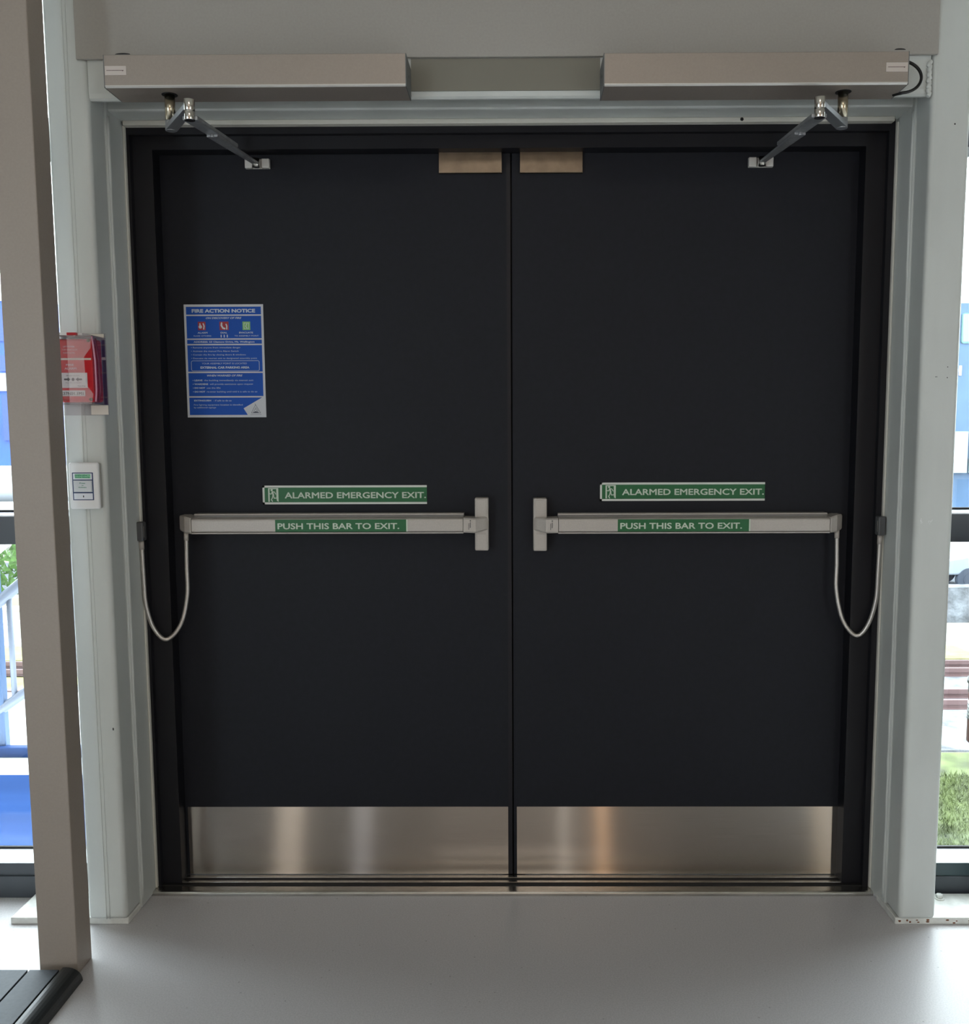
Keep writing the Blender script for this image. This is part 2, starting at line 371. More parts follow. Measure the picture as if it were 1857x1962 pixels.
def column(x_out, x_in, s, label, yb, bx0, bx1):
    """s=+1: opening lies to +x of the column"""
    xl, xr = min(x_out, x_in), max(x_out, x_in)
    t = thing('steel_column', ((xl+xr)/2, -0.16, 0.0), label, 'steel column')
    b = MB(); b.box(xl, xr, -0.262, -0.170, 0.018, 3.2, bev=0.011, seg=4)
    b.build('box_section', M['steel_paint'], t)
    # flange plate welded behind, standing a few millimetres into the opening
    b = MB()
    a0, a1 = (x_in - 0.07, x_in + 0.004) if s > 0 else (x_in - 0.004, x_in + 0.07)
    b.box(a0, a1, -0.1745, -0.050, 0.004, 2.30, bev=0.003)
    b.build('flange_plate', M['steel_paint'], t)
    # weld bead down the reveal
    b = MB(); path = []
    for i in range(60):
        z = 0.03 + 2.06*i/59
        path.append((x_in + s*(0.0015 + 0.0012*random.random()), -0.165 + 0.0022*(random.random()-0.5), z))
    b.tube(path, 0.0060, n=8); b.build('weld_bead', M['steel_paint'], t)
    # sealant line against the black door frame
    b = MB(); xi = x_in + s*0.004
    b.box(min(xi, xi + s*0.0055), max(xi, xi + s*0.0055), -0.078, -0.060, 0.013, 2.094, bev=0.0015)
    b.build('sealant_line', M['sealant'], t)
    b = MB(); b.box(bx0, bx1, -0.2535, yb, 0.0, 0.0185, bev=0.0025); b.build('base_plate', M['base_paint'], t)
    return t
cl = column(-1.121, -1.018, +1, 'white steel column left of the doors carrying the red alarm box', -0.105, -1.333, -1.018)
# raised seam down the left column face
b = MB()
for dx, r in ((0.0, 0.0016), (0.0085, 0.0012)):
    b.tube([(-1.0725 + dx + 0.0006*(random.random()-.5), -0.2622, 0.02 + 3.15*i/80) for i in range(81)], r, n=6)
b.build('face_seam', M['steel_paint'], cl)
b = MB()
b.disc((-1.031, 0.535), 0.002, -0.26235, rz=0.004)
b.build('paint_chip', M['black'], cl)
cr = column(1.110, 1.0140, -1, 'white steel column right of the doors with bare unmarked front', -0.120, 1.0085, 1.30)
b = MB()
for x, z, r in ((1.0515, 1.428, 0.0012), (1.0545, 1.428, 0.0010), (1.080, 1.452, 0.0013), (1.080, 1.426, 0.0014), (1.072, 2.03, 0.002)):
    b.disc((x, z), r, -0.26235)
b.build('screw_hole', M['black'], cr)
b = MB()
for cx in (1.030, 1.054):
    for k in range(9):
        a = random.random()*6.28; rr = 0.006*random.random()
        x, z = cx + rr*math.cos(a), 1.069 + 1.3*rr*math.sin(a)
        b.stroke([(x, z), (x + 0.003*(random.random()-.5), z + 0.005*(random.random()-.5)), (x+0.003*(random.random()-.5), z-0.004*random.random())], 0.0007, -0.26235, cap=False)
b.build('adhesive_mark', M['white'], cr)
b = MB(); b.cyl((1.170, -0.150, 0.0185), (1.170, -0.150, 0.0215), 0.013, mi=0); b.cyl((1.170, -0.150, 0.0215), (1.170, -0.150, 0.031), 0.0085, n=6)
b.build('anchor_bolt', M['base_paint'], cr)
# irregular weld bead where lintel meets the right column
b = MB(); path = []
for i in range(26):
    z = 2.176 - 0.082*i/25
    path.append((1.0045 + 0.0025*math.sin(i*1.7) + 0.002*random.random(), -0.2625, z))
b.tube(path, 0.0055, n=8); b.build('corner_weld', M['steel_paint'], cr)
b = MB()
for k in range(14):
    x = 1.02 + random.random()*0.2; z = 0.004 + random.random()*0.009
    b.disc((x, z), 0.002 + 0.003*random.random(), -0.2537, n=7, rz=0.0015 + 0.0015*random.random())
b.build('rust_spot', mat('rust_spot', (0.18, 0.07, 0.03), 0.9), cr)

# black door frame (structure), two-step profile
tf = MB()
XL, XR, ZT = -0.948, 0.9355, 2.0405
tf.box(-1.015, XL-0.053, -0.068, 0.05, 0.012, 2.0740); tf.box(XR+0.053, 1.004, -0.068, 0.05, 0.012, 2.0740)
tf.box(-1.015, 1.004, -0.068, 0.05, 2.074, 2.115)
tf.box(XL-0.056, XL, -0.050, 0.05, 0.012, ZT); tf.box(XR, XR+0.056, -0.050, 0.05, 0.012, ZT)
tf.box(XL-0.056, XR+0.056, -0.050, 0.05, ZT, 2.0745)
struct(tf.build('trim_1', M['frame']))

# threshold
tt = thing('threshold', (0, -0.05, 0), 'metal door threshold strip with two dark grooves along the foot of the doors', 'threshold')
b = MB(); b.prism([(-0.100, 0.0), (-0.100, 0.0075), (-0.097, 0.0110), (-0.092, 0.0120), (0.05, 0.0120), (0.05, 0.0)], 'x', -1.018, 1.0085)
b.box(-0.985, 0.970, -0.0465, -0.036, 0.0120, 0.0150); b.box(-0.955, 0.940, -0.0185, -0.003, 0.012, 0.0155)
b.build('sill_plate', M['threshold'], tt, bevel=0.0008)
b = MB(); b.box(-1.006, 0.994, -0.063, -0.047, 0.0120, 0.0140); b.box(-0.985, 0.970, -0.0355, -0.019, 0.0120, 0.0142)
b.build('groove_seal', M['rubber'], tt)

# ------------------------------------------------------------------ doors
def door(n, x0, x1, kx0, kx1, px0, px1, pz0, pz1):
    b = MB(); b.box(x0, x1, 0.0, 0.044, 0.016, 2.056, bev=0.0015)
    d = struct(b.build('door_%d' % n, M['door']))
    b = MB(); b.box(kx0, kx1, -0.0015, 0.0, 0.0175, 0.2200); tag(b.build('kick_plate', M['stainless'], d), 'brushed stainless kick plate')
    b = MB(); b.box(px0, px1, -0.012, 0.0, pz0, pz1, bev=0.0012); tag(b.build('armature_plate', M['plate'], d), 'bronze tinted magnetic lock plate')
    b = MB(); b.box(px0+0.002, px1-0.001, -0.0175, 0.0, pz1+0.0015, pz1+0.0062); b.build('plate_bracket', M['arm'], d)
    return d
d1 = door(1, -0.957, -0.0020, -0.9412, -0.0140, -0.1935, -0.0237, 1.9875, 2.0445)
d2 = door(2, 0.0020, 0.947, 0.0110, 0.9357, 0.0240, 0.1930, 1.9870, 2.0440)
b = MB(); b.box(-0.030, 0.030, 0.0445, 0.050, 0.005, 2.06); b.build('seam_light_stop', M['frame'], d1)  # unseen strip added behind the leaf gap to stop light leaking through
b = MB(); b.box(-0.0125, -0.0018, -0.0012, 0.0, 0.018, 2.05); tag(b.build('meeting_strip', M['frame'], d1), 'thin black meeting strip')

# ------------------------------------------------------------------ panic bars
def panic_bar(s, x_end, x_head, sx0, sx1, label, zc):
    """s=+1: hinge end at the left (x_end < x_head). profile in y"""
    t = thing('panic_bar', ((x_end+x_head)/2, 0, zc), label, 'exit bar')
    a, e = (x_end + s*0.042), (x_head - s*0.068)     # housing span
    lo, hi = min(a, e), max(a, e)
    b = MB()
    b.prism([(0.0, zc+0.031), (-0.026, zc+0.031), (-0.034, zc+0.0285), (-0.036, zc+0.026), (-0.036, zc-0.0165), (-0.034, zc-0.0200), (0.0, zc-0.0200)], 'x', lo, hi)
    b.build('housing', M['silver_dark'], t)
    b = MB()
    b.prism([(-0.030, zc+0.0315), (-0.0375, zc+0.0300), (-0.0385, zc+0.0270), (-0.0335, zc+0.0265)], 'x', lo, hi)
    b.prism([(-0.030, zc-0.0225), (-0.062, zc-0.0225), (-0.0625, zc-0.0190), (-0.030, zc-0.0190)], 'x', lo, hi)
    b.build('rail_lip', M['silver'], t)
    b = MB()
    b.prism([(-0.034, zc+0.0215), (-0.058, zc+0.0195), (-0.0640, zc+0.0170), (-0.0655, zc+0.0130), (-0.0655, zc-0.0140), (-0.0640, zc-0.0172), (-0.034, zc-0.0172)], 'x', lo+0.001, hi-0.001)
    b.build('push_pad', M['silver'], t, bevel=0.0008)
    # hinge-side end cap: blunt tapered block
    b = MB(); xa = x_end; xb = a
    def rg(x, y, zt, zb, c=0.004): return [(x, 0.0, zt), (x, y+c, zt), (x, y, zt-c), (x, y, zb+c), (x, y+c, zb), (x, 0.0, zb)]
    secs = [rg(xa, -0.034, zc+0.0255, zc-0.0150), rg(xa+s*0.004, -0.040, zc+0.0270, zc-0.0165), rg(xa+s*0.022, -0.060, zc+0.0270, zc-0.0205), rg(xb-s*0.002, -0.0675, zc+0.0220, zc-0.0215), rg(xb, -0.0665, zc+0.0215, zc-0.0210)]
    if s < 0: secs = [list(reversed(r)) for r in secs]
    b.loft(secs); b.build('end_cap', M['silver'], t, bevel=0.001)
    # latch head: vertical strap plate and centre block
    hx0, hx1 = (x_head-0.0375, x_head) if s > 0 else (x_head, x_head+0.0375)
    b = MB(); b.box(hx0, hx1, -0.042, 0.0, zc-0.073, zc+0.073, bev=0.0035)
    b.box(hx0+0.0055, hx1-0.0055, -0.0432, -0.04, zc+0.0215, zc+0.0685, bev=0.0008)
    b.box(hx0+0.0055, hx1-0.0055, -0.0432, -0.04, zc-0.0685, zc-0.026, bev=0.0008)
    b.build('latch_case', M['silver'], t)
    b = MB()
    secs = [rg(e, -0.0675, zc+0.0205, zc-0.0205), rg(e+s*0.029, -0.0675, zc+0.0195, zc-0.0215), rg(e+s*0.034, -0.0670, zc+0.0195, zc-0.0210), rg(e+s*0.058, -0.050, zc+0.0205, zc-0.0165), rg(e+s*0.066, -0.0425, zc+0.0205, zc-0.0160)]
    if s < 0: secs = [list(reversed(r)) for r in secs]
    b.loft(secs); b.build('latch_head', M['silver'], t, bevel=0.001)
    lx = e + s*0.018
    b = MB(); b.stroke([(lx+0.0002, zc-0.007), (lx+0.0002, zc+0.007)], 0.0007, -0.0679, cap=False); b.stroke([(lx+0.0018, zc-0.006), (lx+0.0018, zc+0.009)], 0.0011, -0.0679, cap=False); b.stroke([(lx+0.0002, zc-0.007), (lx+0.0018, zc-0.006)], 0.0006, -0.0679, cap=False)
    b.stroke([(lx-0.003, zc-0.012), (lx-0.003, zc+0.006)], 0.0012, -0.0679, cap=False)
    b.disc((lx+0.0015, zc+0.0125), 0.0016, -0.0679)
    b.build('maker_mark', M['ink'], t)
    # green adhesive exit label
    y = -0.0662
    lb = MB(); lb.box(sx0, sx1, y, -0.0655, zc-0.0168, zc+0.0165)
    lab = lb.build('exit_label', M['green'], t)
    b = MB(); text_into(b, 'PUSH THIS BAR TO EXIT.', sx0+0.0065, sx1-0.0195, zc-0.0095, zc+0.0080, y-0.0004, bold=0.022)
    b.box(sx1-0.0005, sx1+0.0035, y-0.0003, -0.0655, zc-0.0168, zc+0.0165)
    b.build('label_lettering', M['lum_white'], lab)
    return t
ZB1 = 1.0415
panic_bar(+1, -0.920, -0.0648, -0.6470, -0.2880, 'silver push bar across the door leaf that carries the blue fire notice', 1.0425)
panic_bar(-1, 0.9095, 0.0588, 0.2890, 0.6465, 'silver push bar across the plain door leaf with no notice', 1.0410)

# ------------------------------------------------------------------ exit signs
def runner(b, ox, oz, w_, h_, y):
    """door opening and running man pictogram in a w x h cell; white strokes"""
    P = lambda u, v: (ox + u*w_, oz + v*h_)
    b.poly([P(0, 0), P(0, 1), P(1, 1), P(1, .93), P(.14, .93), P(.14, 0)], y)
    b.poly([P(.80, .93), P(1, .93), P(1, 0), P(.84, .07), P(.80, .30)], y)
    b.disc(P(.35, .86), .085*h_, y)
    b.stroke([P(.42, .72), P(.50, .48)], .12*h_, y)
    b.stroke([P(.40, .72), P(.27, .56), P(.13, .60)], .058*h_, y)
    b.stroke([P(.46, .74), P(.62, .72), P(.74, .56)], .058*h_, y)
    b.stroke([P(.50, .46), P(.58, .26), P(.80, .27)], .068*h_, y)
    b.stroke([P(.46, .46), P(.40, .28), P(.30, .16), P(.40, .03)], .068*h_, y)
def exit_sign(x0, x1, z0, z1, label):
    t = thing('exit_sign', ((x0+x1)/2, 0, z0), label, 'exit sign')
    bd = 0.0042
    b = MB(); b.box(x0, x1, -0.0018, 0.0, z0, z1); bo = b.build('sign_board', M['green'], t)
    b = MB(); y0 = -0.0024
    b.box(x0, x1, y0, -0.0017, z1-bd*1.35, z1); b.box(x0, x1, y0, -0.0017, z0, z0+bd*1.35); b.box(x0, x0+bd*1.3, y0, -0.0017, z0, z1)
    b.build('border', M['sign_white'], t)
    b = MB(); H = z1 - z0
    runner(b, x0+0.0155, z0+bd*1.35+0.0015, 0.0285, H-2*bd*1.35-0.003, -0.0020)
    b.build('running_figure_symbol', M['lum_white'], t)
    b = MB(); text_into(b, 'ALARMED EMERGENCY EXIT.', x0+0.0615, x1-0.0025, z0+0.0165, z0+0.0345, -0.0021, bold=0.022)
    b.build('lettering', M['lum_white'], t)
    return t
exit_sign(-0.6960, -0.2372, 1.0965, 1.1490, 'green ALARMED EMERGENCY EXIT sign above the push bar on the leaf with the blue notice')
exit_sign(0.2452, 0.7035, 1.1032, 1.1545, 'green ALARMED EMERGENCY EXIT sign above the push bar on the leaf without a notice')

# ------------------------------------------------------------------ fire action notice
def notice():
    X0, X1, Z0, Z1 = -0.8973, -0.6795, 1.3385, 1.6455
    W, H = X1-X0, Z1-Z0
    U = lambda u: X0 + u*W
    V = lambda v: Z1 - v*H
    t = thing('fire_action_notice', ((X0+X1)/2, 0, Z0), 'blue FIRE ACTION NOTICE sheet with white border stuck on the left door leaf', 'notice')
    b = MB(); b.box(X0, X1, -0.0012, 0, Z0, Z1); b.build('sheet', M['poster_white'], t)
    b = MB(); y = -0.0015
    L, R = .028, .972
    for v0, v1 in ((.021, .089), (.101, .299), (.311, .347), (.359, .593), (.605, .811)):
        b.poly([(U(L), V(v0)), (U(R), V(v0)), (U(R), V(v1)), (U(L), V(v1))], y)
    b.poly([(U(L), V(.823)), (U(.955), V(.823)), (U(.715), V(.920)), (U(.765), V(.979)), (U(L), V(.979))], y)
    b.build('blue_field', M['blue'], t)
    b = MB(); y = -0.0018
    T = lambda s, u0, u1, v0, v1, bold=0.02, sh=0.0: text_into(b, s, U(u0), U(u1), V(v1), V(v0), y, bold, sh)
    T('FIRE ACTION NOTICE', .10, .90, .039, .073, .045)
    b.build('title_lettering', M['poster_text'], t); b = MB()
    T('ON DISCOVERY OF FIRE', .275, .725, .111, .128, .03, .3)
    T('ALARM', .165, .290, .241, .256, .03); T('RAISE OTHERS', .115, .335, .270, .283, 0, .0)
    T('DIAL', .455, .540, .241, .256, .03); T('111', .455, .545, .265, .291, .03)
    T('EVACUATE', .690, .865, .241, .256, .03); T('TO ASSEMBLY POINT', .630, .935, .270, .283, 0)
    T('ADDRESS: 23 Clemow Drive, Mt. Wellington', .110, .880, .321, .337, .03)
    for i, (s, u1) in enumerate((('• Remove anyone from immediate danger', .70), ('• Activate the manual Fire Alarm Switch', .675), ('• Contain the fire by closing doors & windows', .765), ('• Evacuate via nearest exit to designated assembly point', .905))):
        v = .372 + i*.0315; T(s, .075, u1, v, v+.014, .0)
    T('YOUR ASSEMBLY POINT IS LOCATED', .205, .775, .513, .527, .0); T('EXTERNAL CAR PARKING AREA', .185, .805, .545, .566, .04)
    b.build('upper_lettering', M['poster_text'], t); b = MB()
    T('WHEN WARNED OF FIRE', .265, .715, .618, .636, .025, .25)
    for i, (s1, um, s2, u2) in enumerate((('• LEAVE', .205, 'the building immediately via nearest exit', .850), ('• WARDENS', .275, 'will provide assistance upon request', .845), ('• DO NOT', .235, 'use the lifts', .430), ('• DO NOT', .235, 're-enter building until told it is safe to do so', .895))):
        v = .662 + i*.0337; T(s1, .080, um, v, v+.015, .04); T(s2, um+.02, u2, v, v+.014, .0)
    T('EXTINGUISH', .090, .305, .842, .857, .035); T('- if safe to do so', .335, .565, .842, .857, 0)
    T('Fire fighting equipment location is identified', .085, .705, .881, .894, 0); T('by additional signage', .085, .365, .905, .918, 0)
    # rounded outline box
    b.b.verts.ensure_lookup_table()
    u0, u1, v0, v1, r = .072, .932, .497, .586, .014
    pts = []
    for cx, cz, a0 in ((U(u1)-r*W*1.3, V(v0)-r*W*1.3, 0), (U(u0)+r*W*1.3, V(v0)-r*W*1.3, 90), (U(u0)+r*W*1.3, V(v1)+r*W*1.3, 180), (U(u1)-r*W*1.3, V(v1)+r*W*1.3, 270)):
        for k in range(5):
            a = math.radians(a0 + 22.5*k); pts.append((cx + r*W*1.3*math.cos(a), cz + r*W*1.3*math.sin(a)))
    b.stroke(pts + [pts[0]], 0.0011, y, cap=False)
    b.build('lettering', M['poster_text'], t)
    for nm, u0, u1, m in (('alarm_icon', .172, .268, 'icon_red'), ('telephone_icon', .445, .560, 'icon_red'), ('exit_icon', .735, .832, 'icon_green')):
        ic = MB(); ic.poly([(U(u0), V(.152)), (U(u1), V(.152)), (U(u1), V(.226)), (U(u0), V(.226))], -0.0018); io = ic.build(nm, M[m], t)
        g = MB(); yy = -0.0020; cu = (u0+u1)/2
        if nm == 'alarm_icon':
            g.disc((U(cu-.018), V(.197)), .0048, yy); g.stroke([(U(cu-.018), V(.197)), (U(cu-.022), V(.170))], .0035, yy); g.stroke([(U(cu+.024), V(.215)), (U(cu+.030), V(.190)), (U(cu+.020), V(.170))], .0035, yy)
        elif nm == 'telephone_icon':
            g.stroke([(U(cu-.030), V(.165)), (U(cu-.034), V(.185)), (U(cu-.016), V(.208)), (U(cu+.006), V(.213))], .0045, yy); g.stroke([(U(cu+.032), V(.216)), (U(cu+.034), V(.190)), (U(cu+.026), V(.176))], .0035, yy)
        else:
            g.ring(U(u0+.016), U(u1-.016), V(.216), V(.162), .0014, yy, yy+.0001); g.stroke([(U(cu), V(.180)), (U(cu-.008), V(.195)), (U(cu+.006), V(.207))], .0022, yy); g.disc((U(cu+.004), V(.174)), .0014, yy)
        g.build('icon_figure', M['poster_white'], io)
    b = MB(); yy = -0.0016
    A, B_, C_ = (U(.868), V(.888)), (U(.812), V(.962)), (U(.930), V(.962))
    b.stroke([A, B_, C_, A, (A[0]-.002, A[1]+.003)], .0010, yy, cap=False)
    b.stroke([(U(.872), V(.912)), (U(.838), V(.955))], .0009, yy, cap=False); b.stroke([(U(.872), V(.912)), (U(.905), V(.950))], .0009, yy, cap=False)
    b.stroke([(U(.865), V(.925)), (U(.900), V(.958))], .0009, yy, cap=False)
    b.poly([(U(.828), V(.960)), (U(.868), V(.945)), (U(.915), V(.960))], yy-.0001)
    b.stroke([(U(.800), V(.976)), (U(.940), V(.976))], .0008, yy, cap=False)
    b.build('triangle_logo', M['logo_grey'], t)
notice()

# ------------------------------------------------------------------ door operators with arms
def operator(x0, x1, outer, zb, sp, el, sh, label, zel):
    """outer: -1 the sticker sits at the x0 end, +1 at the x1 end"""
    t = thing('door_operator', ((x0+x1)/2, -0.26, zb), label, 'door closer')
    yf, yb = -0.360, -0.2605
    b = MB(); b.prism([(yb, zb+0.072), (yf+0.001, zb+0.072), (yf, zb+0.071), (yf, zb+0.0045), (yf+0.0045, zb), (yb, zb)], 'x', x0+0.002, x1-0.002)
    b.build('cover', M['anodised'], t)
    b = MB(); b.prism([(yf-0.0003, zb+0.0048), (yf-0.0003, zb+0.0028), (yf+0.0028, zb-0.0003), (yf+0.0048, zb-0.0003)], 'x', x0+0.002, x1-0.002)
    b.build('lower_edge', M['anodised_edge'], t)
    for xa, xb in ((x0, x0+0.002), (x1-0.002, x1)):
        b = MB(); b.box(xa, xb, yf, yb, zb-0.0004, zb+0.0722); b.build('end_cap', M['end_cap'], t)
    xi = x1 if outer < 0 else x0
    b = MB(); b.cyl((xi-0.0004, -0.31, zb+0.038), (xi+0.0004, -0.31, zb+0.038), 0.0035, n=12); b.build('screw_hole', M['black'], t)
    # sticker
    sx0, sx1 = (x0+0.003, x0+0.053) if outer < 0 else (x1-0.053, x1-0.003)
    b = MB(); b.box(sx0, sx1, yf-0.0012, yf, zb+0.027, zb+0.0475, bev=0.0005); st = b.build('maker_badge', mat('badge_silver', (0.60, 0.54, 0.50), 0.4, metal=0.2), t)
    b = MB(); b.disc((sx1-0.0085, zb+0.0366), 0.0011, yf-0.0014)
    b.box(sx0+0.004, sx1-0.006, yf-0.0013, yf-0.001, zb+0.0368, zb+0.0380); b.build('badge_lettering', mat('badge_ink', (0.10, 0.06, 0.05), 0.6), st)
    # spindle with dark collar
    sx, sy = sp
    b = MB(); b.cyl((sx, sy, zb-0.0008), (sx, sy, zb+0.001), 0.0185); b.build('spindle_collar', M['black'], t)
    za = zb - 0.0830                      # underside of the main arm at the spindle
    b = MB(); b.cyl((sx, sy, zb), (sx, sy, za+0.024), 0.0118); b.build('spindle', M['brass'], t)
    b = MB(); b.cyl((sx, sy, za+0.0235), (sx, sy, za), 0.0122)
    # main arm: flat bar from spindle to elbow
    A = Vector((sx, sy, 0)); E = Vector((el[0], el[1], 0)); d = (E-A).normalized(); n = Vector((-d.y, d.x, 0))
    def bar(mb, p, q, w0, w1, z0, z1, za_=None, zb_=None):
        za_ = za_ if za_ is not None else 0; zb_ = zb_ if zb_ is not None else 0
        dd = (q-p); dd.z = 0; dd.normalize(); nn = Vector((-dd.y, dd.x, 0))
        r0 = [p+nn*w0/2+Vector((0, 0, z0)), p-nn*w0/2+Vector((0, 0, z0)), p-nn*w0/2+Vector((0, 0, z1)), p+nn*w0/2+Vector((0, 0, z1))]
        r1 = [q+nn*w1/2+Vector((0, 0, z0)), q-nn*w1/2+Vector((0, 0, z0)), q-nn*w1/2+Vector((0, 0, z1)), q+nn*w1/2+Vector((0, 0, z1))]
        mb.loft([r0, r1])
    P0 = Vector((sx, sy, za)); P1 = Vector((el[0], el[1], zel+0.0185))
    bar(b, P0, P1, 0.027, 0.024, 0.0, 0.012)
    b.build('main_arm', M['arm_bright'], t, bevel=0.0008)
    b = MB(); b.cyl((el[0], el[1], zel+0.0155), (el[0], el[1], zel+0.0405), 0.0122); b.cyl((el[0], el[1], zel-0.005), (el[0], el[1], zel+0.0140), 0.0122)
    b.cyl((el[0], el[1], zel+0.013), (el[0], el[1], zel+0.017), 0.0100)
    b.build('elbow_joint', M['chrome'], t, bevel=0.001)
    # forearm: two overlapping bars down to the shoe
    Q0 = Vector((el[0], el[1], zel-0.004)); Q1 = Vector((sh[0], sh[1], sh[2])); m1 = Q0.lerp(Q1, 0.62); m0 = Q0.lerp(Q1, 0.30)
    b = MB(); bar(b, Q0, m1, 0.036, 0.027, 0.0, 0.010); b.build('forearm', M['arm'], t, bevel=0.0025)
    b = MB(); bar(b, m0 + Vector((0, 0, -0.006)), Q1 + Vector((0, 0, -0.006)), 0.028, 0.0155, 0.0, 0.0065); b.cyl(m0+Vector((0, 0, -0.008)), m0+Vector((0, 0, 0.0)), 0.005, n=12)
    b.build('adjusting_rod', M['arm'], t, bevel=0.0015)
    b = MB(); x, y, z = sh
    b.box(x-0.033, x+0.033, -0.006, 0.0, z-0.0125, z+0.0125, bev=0.001)
    b.box(x-0.033, x-0.012, -0.014, -0.005, z-0.0125, z+0.0125, bev=0.002); b.box(x+0.012, x+0.033, -0.014, -0.005, z-0.0125, z+0.0125, bev=0.002)
    b.build('door_shoe', M['anodised_edge'], t)
    b = MB(); b.cyl((x, y, z-0.013), (x, y, z+0.010), 0.0095); b.cyl((x, y-0.004, z-0.006), (x, y+0.012, z-0.004), 0.007); b.build('pivot_bolt', M['chrome'], t)
    return t
operator(-0.9370, -0.2375, -1, 2.0915, (-0.8040, -0.310), (-0.7215, -0.420), (-0.6815, -0.022, 2.0150),
         'silver door operator box with folding arm over the leaf with the blue notice', 2.0030)
op2 = operator(0.2175, 0.9185, +1, 2.0890, (0.7855, -0.310), (0.7040, -0.400), (0.6700, -0.022, 2.0120),
         'silver door operator box with folding arm over the leaf without a notice', 2.0070)
b = MB(); path = []
for i in range(33):
    a = math.radians(80 - 165*i/32)
    path.append((0.9215 + 0.0500*max(0, math.cos(a)) , -0.300 + 0.010*math.sin(a), 2.1265 + 0.040*math.sin(a)))
path = [(0.912, -0.300, 2.1625)] + path + [(0.910, -0.290, 2.0885)]
b.tube(path, 0.0036, n=10); tag(b.build('cable', M['black'], None), 'short black cable looping from the end of the right operator box', 'cable')

# ------------------------------------------------------------------ door loops (armoured cable)
def door_loop(s, xc, xe, ztop, xb, zbot, label):
    """xc: cap on the jamb, xe: where it enters the bar end cap, s=+1 left door"""
    t = thing('cable_loop', (xc, -0.06, ztop), label, 'cable')
    # grey cap on reveal
    c0, c1 = (xc-0.006, xc+0.014) if s > 0 else (xc-0.014, xc+0.006)
    b = MB(); b.box(c0, c1, -0.098, -0.070, ztop-0.026, ztop+0.026, bev=0.004, seg=3); b.build('jamb_cap', M['cap_grey'], t)
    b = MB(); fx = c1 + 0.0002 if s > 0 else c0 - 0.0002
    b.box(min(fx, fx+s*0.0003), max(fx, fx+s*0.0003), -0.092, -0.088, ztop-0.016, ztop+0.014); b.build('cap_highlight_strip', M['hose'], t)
    x1 = (c0+c1)/2; zt = ztop-0.026
    # guide points of the hanging hose
    P = [Vector((x1, -0.084, zt)), Vector((x1+s*0.001, -0.082, zt-0.10)), Vector((x1+s*0.003, -0.078, zt-0.18)),
         Vector((x1+s*0.020, -0.070, zbot+0.030)), Vector(((x1+xe)/2 - s*0.004, -0.062, zbot)), Vector((xe-s*0.022, -0.050, zbot+0.040)),
         Vector((xe-s*0.004, -0.042, zbot+0.12)), Vector((xe-s*0.003, -0.040, zbot+0.20)), Vector((xe, -0.042, 1.0235))]
    def cr(p0, p1, p2, p3, u):
        return 0.5*((2*p1)+(-p0+p2)*u+(2*p0-5*p1+4*p2-p3)*u*u+(-p0+3*p1-3*p2+p3)*u*u*u)
    Q = [P[0]*2-P[1]] + P + [P[-1]*2-P[-2]]
    path = []
    for i in range(1, len(Q)-2):
        for k in range(34): path.append(cr(Q[i-1], Q[i], Q[i+1], Q[i+2], k/34))
    path.append(P[-1])
    b = MB(); b.tube(path, 0.0056, n=12, rib=0.0008); b.build('hose', M['hose'], t)
    b = MB(); b.cyl(path[0], path[8], 0.0068); b.build('ferrule', M['silver'], t)
    b = MB(); b.cyl(path[-1], path[-9], 0.0066); b.build('ferrule', M['silver'], t)
    return t
door_loop(+1, -1.0125, -0.9000, 1.0305, 0, 0.7270, 'braided cable loop hanging between left jamb and the bar below the blue notice')
door_loop(-1, 1.0005, 0.8935, 1.0405, 0, 0.7340, 'braided cable loop hanging at the right jamb beside the leaf without a notice')

